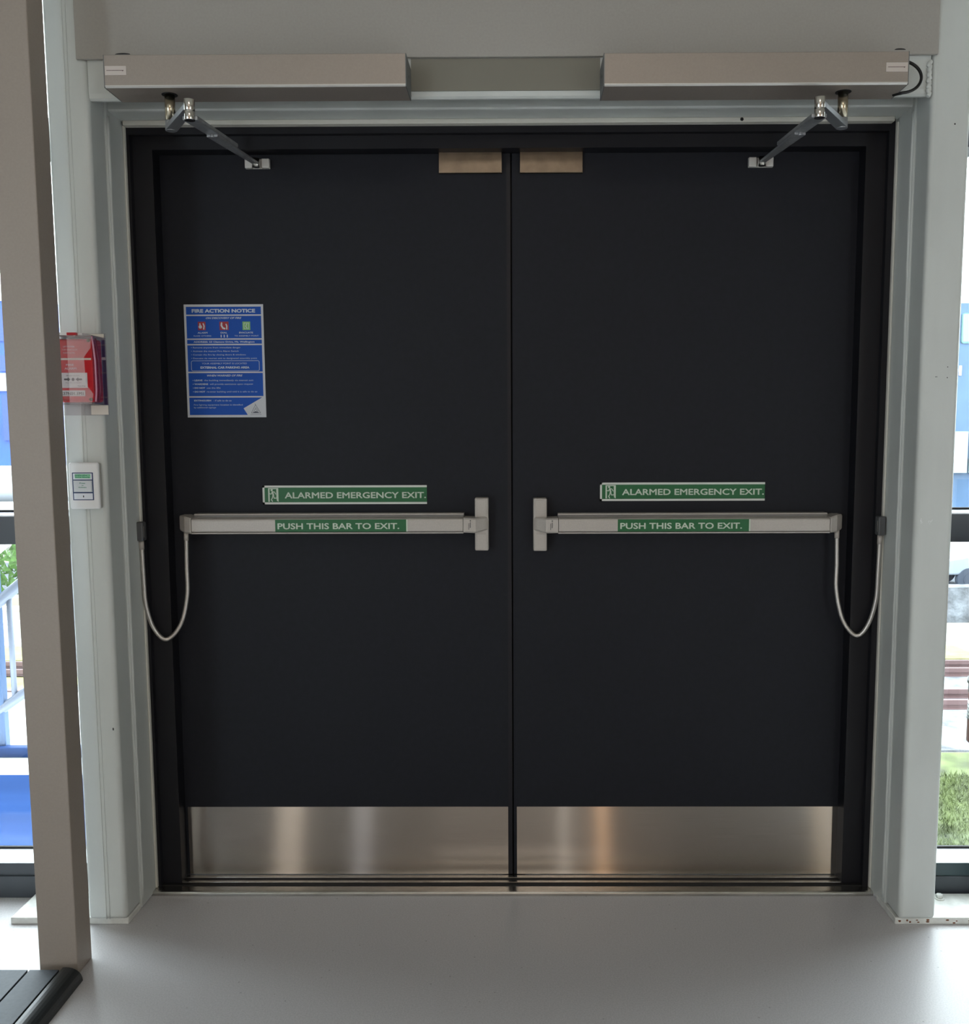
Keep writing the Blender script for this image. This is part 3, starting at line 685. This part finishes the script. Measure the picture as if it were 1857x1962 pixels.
# ------------------------------------------------------------------ fire alarm call point with clear cover
def alarm():
    t = thing('fire_alarm_call_point', (-1.065, -0.262, 1.342), 'red fire alarm call point under a clear lift cover on the left column', 'fire alarm')
    yb = -0.2625
    b = MB(); b.box(-1.150, -1.0020, yb-0.0030, yb, 1.3405, 1.5415, bev=0.0012); b.build('cover_base', M['clear'], t)
    # cream base showing at the top and bottom corners
    for a_, b_, c_, d_ in ((-1.0460, -1.0030, 1.3420, 1.3650), (-1.0500, -1.0060, 1.5290, 1.5400), (-1.0150, -1.0045, 1.4765, 1.4830)):
        b = MB(); b.box(a_, b_, yb-0.0040, yb-0.0030, c_, d_); b.build('gasket', M['cream'], t)
    # red box body
    b = MB(); b.box(-1.1120, -1.0120, -0.316, -0.2665, 1.3720, 1.5240, bev=0.006, seg=3); bd = b.build('red_body', M['red'], t)
    b = MB(); b.box(-1.110, -1.0180, -0.3172, -0.316, 1.4730, 1.4775); b.build('hood_line', M['cream'], bd)
    y = -0.3175
    b = MB(); b.box(-1.108, -1.0290, y, -0.316, 1.4060, 1.4425); lb = b.build('glass_element', M['white'], bd)
    b = MB(); yy = y-0.0003
    cx, cz = -1.0635, 1.4265
    b.stroke([(cx-0.022, cz), (cx-0.012, cz)], .004, yy, cap=False); b.poly([(cx-0.013, cz+.005), (cx-0.013, cz-.005), (cx-0.006, cz)], yy)
    b.stroke([(cx+0.022, cz), (cx+0.012, cz)], .004, yy, cap=False); b.poly([(cx+0.013, cz+.005), (cx+0.006, cz), (cx+0.013, cz-.005)], yy)
    b.disc((cx, cz), .0038, yy)
    text_into(b, 'BREAK GLASS', cx-0.016, cx+0.016, 1.4345, 1.4368, yy); text_into(b, 'Press Here to Operate', cx-0.018, cx+0.020, 1.4175, 1.4198, yy)
    text_into(b, 'Test Key', cx+0.010, cx+0.030, 1.4095, 1.4118, yy, bold=.03)
    b.build('glass_print', M['ink'], lb)
    b = MB(); b.box(-1.104, -1.0360, y, -0.316, 1.3860, 1.4000); sl = b.build('number_strip', M['white'], bd)
    b = MB(); text_into(b, 'E37N01.1M1', -1.094, -1.040, 1.3890, 1.3965, yy, bold=.01); b.build('strip_lettering', M['ink'], sl)
    b = MB(); text_into(b, 'FIRE', -1.079, -1.060, 1.4590, 1.4640, yy, bold=.03); text_into(b, 'ALARM', -1.083, -1.054, 1.4500, 1.4555, yy, bold=.03)
    b.build('box_lettering', mat('pink_print', (0.85, 0.55, 0.60), 0.5), bd)
    b = MB(); text_into(b, 'LIFT COVER', -1.084, -1.056, 1.5030, 1.5070, yy, bold=.02); text_into(b, 'THEN BREAK GLASS', -1.087, -1.050, 1.4960, 1.4995, yy)
    text_into(b, 'KEEP CLEAR', -1.084, -1.056, 1.4885, 1.4920, yy)
    b.build('hood_lettering', mat('pale_pink_print', (0.85, 0.55, 0.60), 0.5), bd)

    # hinged clear cover: thin box shell with tinted side wall
    b = MB(); b.box(-1.119, -1.0640, -0.3400, -0.3385, 1.3660, 1.5300); b.build('cover_side', M['clear'], t)
    b = MB(); b.prism([(-1.0640, 1.3660), (-1.0110, 1.3660), (-1.0060, 1.3900), (-1.0230, 1.4150), (-1.0250, 1.4780), (-1.0080, 1.5000), (-1.0040, 1.5300), (-1.0640, 1.5300)], 'y', -0.3400, -0.3385); b.build('cover_reflection', M['reflection_haze'], t)  # pale haze paints the reflection on the right part of the cover
    b = MB(); b.box(-1.0040, -1.0025, -0.3400, -0.2660, 1.3660, 1.5300); b.box(-1.119, -1.004, -0.339, -0.266, 1.5285, 1.5300); b.box(-1.119, -1.004, -0.339, -0.266, 1.3660, 1.3675)
    b.build('cover_side', M['clear'], t)
    b = MB()
    b.tube([(-1.0040, -0.338, 1.527), (-1.0010, -0.338, 1.500), (-0.9985, -0.338, 1.470), (-0.9985, -0.338, 1.400), (-1.0010, -0.338, 1.372)], 0.0022, n=8)
    b.build('cover_rib', mat('pink_tinted_rib', (0.62, 0.30, 0.42), 0.3), t)
    b = MB(); b.tube([(-1.0050, -0.318, 1.524), (-0.9990, -0.318, 1.470), (-0.9975, -0.318, 1.400), (-1.0040, -0.318, 1.372)], 0.0028, n=8)
    b.build('cover_rib', mat('maroon_rib', (0.16, 0.02, 0.06), 0.3), t)
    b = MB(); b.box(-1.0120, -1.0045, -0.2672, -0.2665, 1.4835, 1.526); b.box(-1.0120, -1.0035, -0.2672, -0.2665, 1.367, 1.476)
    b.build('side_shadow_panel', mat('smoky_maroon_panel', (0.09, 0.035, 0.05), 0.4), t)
    for z in (1.5175, 1.3775):
        b = MB(); b.cyl((-1.0120, -0.3410, z), (-1.0120, -0.3380, z), 0.004, n=14); b.build('cover_screw', M['chrome'], t)
    b = MB(); b.box(-1.119, -1.098, -0.339, -0.262, 1.5300, 1.5365); b.box(-1.068, -1.046, -0.330, -0.262, 1.5300, 1.5375); b.build('hinge_tab', M['red_dark'], t)
    b = MB(); b.box(-1.098, -1.068, -0.330, -0.262, 1.5300, 1.5375); b.box(-1.046, -1.035, -0.32, -0.262, 1.5300, 1.5375); b.build('hinge_knuckle', M['white'], t)
alarm()

# ------------------------------------------------------------------ emergency door release
def release():
    t = thing('door_release_box', (-1.072, -0.262, 1.108), 'white emergency door release box with green and blue print below the red alarm', 'door release switch')
    x0, x1, z0, z1 = -1.1015, -1.0270, 1.1075, 1.2235
    b = MB(); b.box(x0+0.001, x1-0.001, -0.276, -0.2625, z0+0.001, z1-0.001, bev=0.004); b.build('back_box', mat('grey_back_box', (0.42, 0.41, 0.38), 0.5), t)
    b = MB(); b.box(x0, x1, -0.2865, -0.276, z0, z1, bev=0.0045, seg=3); b.build('cover_plate', M['white'], t)
    y = -0.2868
    u0, u1, w0, w1 = -1.0925, -1.0405, 1.1300, 1.1990
    b = MB()
    b.box(u0, u1, y-0.0002, -0.2863, w0, w1, bev=0.0008); lab = b.build('printed_label', M['navy'], t)
    b = MB(); yy = y-0.0008
    for a, c in ((w1-0.0175, w1-0.0022), (w0+0.0175+0.0030, w1-0.0200), (w0+0.0022, w0+0.0172)):
        b.box(u0+0.0026, u1-0.0026, yy, y, a, c)
    b.build('label_field', mat('pale_lilac_plastic', (0.70, 0.73, 0.80), 0.35), lab)
    b = MB(); b.box(u0+0.0035, u1-0.0030, yy-0.0030, yy, w0+0.0205, w1-0.0203, bev=0.0022, seg=3); bt = b.build('push_button', mat('grey_white_plastic', (0.62, 0.66, 0.70), 0.35), lab)
    b = MB(); b.box(u0+0.007, u1-0.006, yy-0.0003, yy, w1-0.0145, w1-0.0040); b.build('mint_band', M['mint'], lab)
    b = MB(); q = yy-0.0005
    text_into(b, 'EMERGENCY', u0+0.0075, u1-0.0065, w1-0.0092, w1-0.0048, q, bold=.02); text_into(b, 'DOOR RELEASE', u0+0.0085, u1-0.0075, w1-0.0135, w1-0.0105, q, bold=.03)
    b.build('label_lettering', M['teal_text'], lab)
    b = MB(); q = yy-0.0033; c = (u0+u1)/2
    text_into(b, 'Press', c-0.0065, c+0.0075, 1.1712, 1.1742, q, bold=.03); text_into(b, 'to', c-0.0015, c+0.0030, 1.1660, 1.1688, q, bold=.03); text_into(b, 'Activate', c-0.0100, c+0.0105, 1.1610, 1.1638, q, bold=.03)
    b.build('button_lettering', M['teal_text'], bt)
    b = MB(); b.disc((c+0.0005, 1.1395), 0.0014, yy-0.0002, rz=0.0028); b.build('key_slot', M['ink'], lab)
release()

# ------------------------------------------------------------------ foreground post
b = MB(); b.box(-1.1360, -1.0440, -0.489, -0.414, 0.0, 3.2, bev=0.002)
tag(b.build('square_post', M['post']), 'tall beige rectangular post standing in front of the left column', 'post')

# ------------------------------------------------------------------ slatted floor unit
sf = thing('slatted_floor_grille', (-1.3, -0.9, 0), 'low grey slatted floor platform with dark rounded edge in front of the beige post', 'floor grille')
b = MB(); b.box(-1.95, -1.045, -2.2, -0.5195, 0.0, 0.024); b.build('base_tray', M['black'], sf)
xs = [-1.95, -1.675, -1.41, -1.2235, -1.1465, -1.0725]
edges = [(-1.2235, -1.149), (-1.1445, -1.0745), (-1.300, -1.228), (-1.377, -1.3045), (-1.454, -1.3815), (-1.531, -1.4585)]
for x0, x1 in edges:
    b = MB(); b.box(x0, x1, -2.2, -0.518, 0.022, 0.0305, bev=0.0012); b.build('slat', M['slat'], sf)
b = MB(); pr = [(-1.0705, 0.0), (-1.0705, 0.0300), (-1.0680, 0.0330)]
for i in range(8):
    a = math.radians(90 - 80*i/7); pr.append((-1.0600 + 0.036*math.cos(a)*1.05, 0.004 + 0.0295*math.sin(a)))
pr += [(-1.0215, 0.0)]
b.prism(pr, 'y', -2.2, -0.512); b.build('edge_nosing', M['nosing'], sf, bevel=0.0008)

# ------------------------------------------------------------------ glazed side screens
def window(n, x0, x1, side):
    b = MB()
    b.box(x0, x1, -0.110, -0.015, 0.0, 0.060, bev=0.002); b.box(x0, x1, -0.106, -0.015, 0.062, 0.100, bev=0.002)
    b.box(x0, x1, -0.112, -0.105, 0.0595, 0.0640)
    b.box(x0, x1, -0.110, -0.015, 0.9985, 1.0735, bev=0.001)
    b.box(x0, x1, -0.110, -0.015, 2.020, 2.105, bev=0.001)
    b.box(x0, x1, -0.110, -0.015, 2.55, 2.62)
    b.box(x0, x0+0.05, -0.11, -0.015, 0.1, 2.55) if side < 0 else b.box(x1-0.05, x1, -0.11, -0.015, 0.1, 2.55)
    for k in (1, 2):
        xm = x0 + (x1-x0)*k/3 if side > 0 else x1 - (x1-x0)*k/3
        if abs(xm) > 1.9: b.box(xm-0.025, xm+0.025, -0.108, -0.015, 0.1, 2.55)
    wo = struct(b.build('window_%d' % n, M['win_rail']))
    b = MB(); b.box(x0, x1, -0.108, 0.0, 0.1002, 0.1016); b.box(x0, x1, -0.112, -0.004, 1.0738, 1.0775); b.build('lit_ledge', mat('lit_ledge_pale', (0.70, 0.74, 0.78), 0.2), wo)  # pale strips paint the daylight caught on the frame's upper faces
    b = MB(); b.box(x0, x1, -0.018, -0.010, 0.1018, 0.108); b.box(x0, x1, -0.018, -0.010, 1.0780, 1.0840); b.build('glazing_gasket', M['rubber'], wo)
    b = MB(); b.box(x0, x1, -0.016, -0.010, 0.108, 2.55); b.build('pane', M['glass'], wo)
    return wo
window(1, -4.5, -1.125, -1)
window(2, 1.116, 4.5, +1)
b = MB(); b.box(1.108, 4.5, -0.1085, -0.100, 0.062, 0.100); b.build('trim_2', M['win_frame']).__setitem__('kind', 'structure')
# rough concrete strip and scuffed dark tape at the right window foot
b = MB(); b.box(1.105, 4.5, -0.140, -0.110, -0.002, 0.006)
tag(b.build('concrete_strip', M['concrete']), 'rough speckled concrete strip at foot of right window', 'concrete')

# fire extinguisher just entering the frame on the right
fe = thing('fire_extinguisher', (1.2250, -0.22, 0.0), 'dark red fire extinguisher cut by the right picture edge', 'fire extinguisher')
cx, cy, r = 1.2530, -0.225, 0.0600
b = MB(); b.cyl((cx, cy, 0.475), (cx, cy, 0.485), r*0.82, r, n=40); b.cyl((cx, cy, 0.485), (cx, cy, 0.90), r, n=40); b.cyl((cx, cy, 0.90), (cx, cy, 0.95), r, r*0.35, n=40)
b.build('cylinder', mat('dark_red_enamel', (0.10, 0.003, 0.010), 0.5), fe)
b = MB(); b.cyl((cx, cy, 0.547), (cx, cy, 0.595), r+0.0006, n=40); b.build('label_band', mat('label_stripes', (0.42, 0.44, 0.45), 0.5), fe)
for z in (0.553, 0.563, 0.573, 0.583):
    b = MB(); b.cyl((cx, cy, z), (cx, cy, z+0.002), r+0.0009, n=40); b.build('label_line', M['ink'], fe)
b = MB(); b.cyl((cx, cy, 0.615), (cx, cy, 0.735), r+0.0006, n=40); b.build('upper_label', mat('dark_teal_label', (0.012, 0.03, 0.035), 0.5), fe)
for z0_, z1_, e_ in ((0.640, 0.652, 0.004), (0.545, 0.5475, 0.002)):
    b = MB(); b.cyl((cx, cy, z0_), (cx, cy, z1_), r+e_, n=40); b.build('strap', M['black'], fe)
b = MB(); b.cyl((cx, cy, 0.95), (cx, cy, 1.0), 0.018); b.box(cx-0.012, cx+0.012, cy-0.10, cy+0.02, 0.99, 1.01, bev=0.003); b.box(cx-0.01, cx+0.01, cy-0.09, cy, 1.02, 1.03, bev=0.002); b.build('valve_handle', M['black'], fe)
b = MB(); b.cyl((1.345, cy, 0.0), (1.345, cy, 1.15), 0.018); b.cyl((1.345, cy, 0.0), (1.345, cy, 0.012), 0.07, n=32); b.box(1.300, 1.345, cy-0.01, cy+0.01, 0.60, 0.62); b.box(1.300, 1.345, cy-0.01, cy+0.01, 0.80, 0.82); b.build('stand_pole', M['black'], fe)

# ------------------------------------------------------------------ outside
G = -3.3
def ext(name, b, m, label, cat, group=None, kind=None):
    o = b.build(name, m); return tag(o, label, cat, group, kind)
b = MB(); b.box(-90, 90, 0.3, 160, G-0.5, G); struct(b.build('ground', M['pale_ground']))
b = MB(); b.box(-90, 90, 10.6, 15.9, G, G+0.03); struct(b.build('ballast_bed', M['gravel']))
b = MB(); b.box(-90, 90, 16.0, 17.2, G, G+0.05); struct(b.build('dry_verge', M['dry_grass']))
b = MB(); b.box(0, 90, 4.0, 8.6, G, G+0.04); b.box(0, 90, 8.6, 10.5, G, G+0.03); struct(b.build('grass_verge', M['grass']))
b = MB(); b.box(-90, 90, 23.6, 30.5, G, G+0.03); struct(b.build('road', M['asphalt']))
b = MB(); b.box(2, 90, 19.8, 20.3, G, G+0.85); struct(b.build('stone_wall', M['stone']))
for i, yy in enumerate((12.65, 13.30, 14.75, 15.35)):
    rt = thing('railway_rail', (0, yy, G), ['brown steel rail nearest the building behind the gravel', 'brown steel rail second from the building', 'brown steel rail third from the building', 'brown steel rail farthest from the building'][i], 'rail')
    q = MB(); q.box(-60, 60, yy-0.035, yy+0.035, G+0.10, G+0.18); q.build('rail_head', M['rust'], rt)
    q = MB(); q.box(-60, 60, yy-0.010, yy+0.010, G+0.05, G+0.10); q.box(-60, 60, yy-0.075, yy+0.075, G+0.02, G+0.05); q.build('rail_foot', M['rust'], rt)

# tufts of grass (uncountable)
b = MB()
for k in range(9000):
    x = random.uniform(4.0, 6.6); y = random.uniform(7.0, 9.6); h = random.uniform(.03, .11); a = random.random()*6.28; wd = .008
    v = [b.b.verts.new((x-wd*math.cos(a), y-wd*math.sin(a), G+.03)), b.b.verts.new((x+wd*math.cos(a), y+wd*math.sin(a), G+.03)), b.b.verts.new((x+random.uniform(-.06, .06), y+random.uniform(-.06, .06), G+.03+h))]
    b.b.faces.new(v)
tag(b.build('grass', M['grass']), 'bright green and yellow grass outside the right window', 'grass', kind='stuff')

# blue industrial building behind the left window
def blue_left():
    t = thing('warehouse', (-25.6, 46, G), 'bright blue building with white roof band seen through the left window', 'building')
    q = MB(); q.box(-40, -23.9, 46, 60, G, 7.9); q.build('wall', M['ext_blue'], t)
    q = MB(); q.box(-40, -23.8, 45.8, 60, 8.1, 9.0); q.box(-40, -23.8, 45.9, 60, 7.9, 8.1); q.build('roof_band', M['ext_white'], t)
    q = MB(); q.box(-40, -24.9, 45.85, 46, 3.4, 4.3); q.build('pale_band', mat('pale_band', (0.25, 0.275, 0.31), .6), t)
    for z0, z1 in ((5.9, 7.5), (4.4, 5.2), (0.9, 3.2)):
        for x0, x1 in ((-26.3, -25.0), (-28.3, -27.0)):
            q = MB(); q.box(x0, x1, 45.9, 46, z0, z1); q.build('window', M['ext_blue_dark'], t)
    q = MB()
    for k in range(9): q.stroke([(-25.6+random.random()*.6, 6.0+k*.17), (-25.5+random.random()*.6, 6.1+k*.17)], .13, 45.88)
    q.build('wall_marking', M['ext_white'], t)
blue_left()
q = MB(); q.box(-24.6, -16, 34, 36, -2.2, -0.2); q.box(-26, -16, 33.8, 36.2, -0.25, -0.05)
ext('low_white_shed', q, M['ext_white'], 'low white shed below the blue building, left window', 'shed')
q = MB(); q.cyl((-25, 30, -0.85), (-12, 30, -0.75), 0.28, n=16)
ext('roof_pipe', q, M['ext_grey'], 'pale grey horizontal pipe across the yard, left window', 'pipe')
def blue_right():
    t = thing('glazed_building', (22, 46, G), 'light blue building with cyan glazing seen through the right window', 'building')
    q = MB(); q.box(20.6, 40, 46, 60, -0.2, 7.6); q.build('upper_wall', M['ext_blue_light'], t)
    q = MB(); q.box(20.6, 40, 46.2, 60, G, -0.2); q.build('lower_wall', M['ext_blue_light'], t)
    for k in range(6):
        x = 21.0 + k*0.62
        q = MB(); q.box(x, x+.5, 45.9, 46, 5.6, 7.1, bev=.1); q.build('upper_window', M['cyan'], t)
    for k in range(5):
        x = 20.9 + k*1.0
        q = MB(); q.box(x, x+.88, 45.85, 46, -0.9, 1.2); q.build('pale_panel', mat('pale_cyan_panel', (0.2, 0.275, 0.31), .6), t)
    for x, z in ((22.2, 4.0), (21.8, 3.2)):
        q = MB(); q.box(x, x+.12, 45.9, 46, z, z+.5, bev=.02); q.build('wall_lamp', M['ext_white'], t)
blue_right()

# parked car beyond the road
def car(x, y, label):
    t = thing('car', (x, y, G), label, 'car')
    prof = [(-2.2, .45), (-2.25, .85), (-1.4, 1.0), (-.7, 1.45), (1.0, 1.5), (1.9, 1.05), (2.2, .95), (2.25, .45)]
    q = MB(); q.prism([(x+a, G+c+.03) for a, c in prof], 'y', y-.85, y+.85); q.build('body', M['car_paint'], t, bevel=.05)
    q = MB(); q.prism([(x-1.15, G+1.06), (x-.65, G+1.42), (x+.1, G+1.44), (x+.1, G+1.06)], 'y', y-.87, y-.84); q.prism([(x+.2, G+1.06), (x+.2, G+1.44), (x+.95, G+1.44), (x+1.5, G+1.08)], 'y', y-.87, y-.84); q.build('side_window', M['car_glass'], t)
    for a in (-1.4, 1.4):
        for c in (y-.88, y+.68):
            q = MB(); q.cyl((x+a, c, G+.35), (x+a, c+.2, G+.35), .33, n=24); q.cyl((x+a, c-.01, G+.35), (x+a, c, G+.35), .17, n=16); q.build('wheel', M['tyre'], t)
car(14.2, 25.0, 'silver car parked across the tracks, seen through the right window')

# outside landing and stair rail beyond the left window
ld = thing('outside_landing', (-2.6, 1.2, -0.4), 'white landing edge with blue painted fascia outside the left window', 'landing')
q = MB(); q.box(-4.4, -1.55, 0.900, 0.960, -0.60, -0.0155, bev=.004); q.build('blue_fascia', M['ext_fascia'], ld)
q = MB(); q.box(-4.4, -1.55, 0.890, 1.35, -0.015, 0.028); q.box(-4.4, -1.6, 1.35, 2.0, -0.2, 0.0); q.build('white_deck', M['ext_white'], ld)
q = MB(); q.box(-4.4, -1.58, 0.960, 1.000, 0.028, 0.068, bev=.004); q.build('blue_kerb', M['ext_fascia'], ld)
sr = thing('stair_railing', (-1.95, 1.0, 0.0), 'pale blue sloping stair railing outside the left window', 'railing')
def dg(q, xa, za, xb, zb, y, r): q.cyl((xa, y, za), (xb, y, zb), r, n=12)
q = MB(); q.loft([[(-2.60, .98, .36), (-2.60, 1.04, .36), (-2.60, 1.04, .44), (-2.60, .98, .44)], [(-1.50, .98, 1.24), (-1.50, 1.04, 1.24), (-1.50, 1.04, 1.32), (-1.50, .98, 1.32)]]); q.build('handrail', M['ext_white'], sr)
q = MB(); dg(q, -2.60, .16, -1.50, 1.06, 1.0, .022); q.build('mid_rail', M['ext_rail'], sr)
q = MB(); dg(q, -2.60, -.19, -1.50, .58, 1.0, .020); q.build('bottom_rail', M['ext_rail'], sr)
q = MB(); q.box(-2.045, -2.010, 0.985, 1.02, 0.028, 1.05, bev=.003); q.build('newel_post', mat('blue_newel', (0.065, 0.125, 0.25), .4), sr)
for x in (-1.972, -1.85, -1.73, -2.14, -2.26):
    zt = .16 + (x+2.60)*.9/1.1; zb = -.19 + (x+2.60)*.77/1.1
    q = MB(); q.cyl((x, 1.0, zb), (x, 1.0, zt), .011, n=10); q.build('baluster', M['ext_rail'], sr)
# fence pipes, planting and low wall beyond the left window
for z, nm in ((-2.25, 0), (-2.55, 0), (-3.0, 0)):
    q = MB(); q.cyl((-18, 16.3, z), (-6, 16.3, z), .05, n=12)
    ext('fence_pipe', q, M['ext_white'], 'white horizontal fence pipe beyond the stair railing, %s of three' % {-2.25: 'topmost', -2.55: 'middle', -3.0: 'lowest'}[z], 'fence pipe', 'fence pipes')
q = MB(); q.box(-22, -5, 21.5, 22, G, G+.35); struct(q.build('low_wall', mat('cream_concrete', (0.25, 0.23, 0.17), .8)))
q = MB()
for k in range(900):
    x = random.uniform(-18, -10); y = random.uniform(22.3, 25); z = G + random.uniform(0, 1.35); a = random.random()*6.28; s_ = .12
    c, d = math.cos(a)*s_, math.sin(a)*s_
    q.b.faces.new([q.b.verts.new((x-c, y-d, z)), q.b.verts.new((x+c, y+d, z+.04)), q.b.verts.new((x+random.uniform(-.1, .1), y, z+.22))])
tag(q.build('shrubs', M['leaf']), 'green shrubs with leaves beyond the stair railing outside the left window', 'shrub', kind='stuff')
q = MB(); q.box(-16, -8.0, 13.7, 15.6, G, G+.05); struct(q.build('yellow_verge', M['dry_grass']))
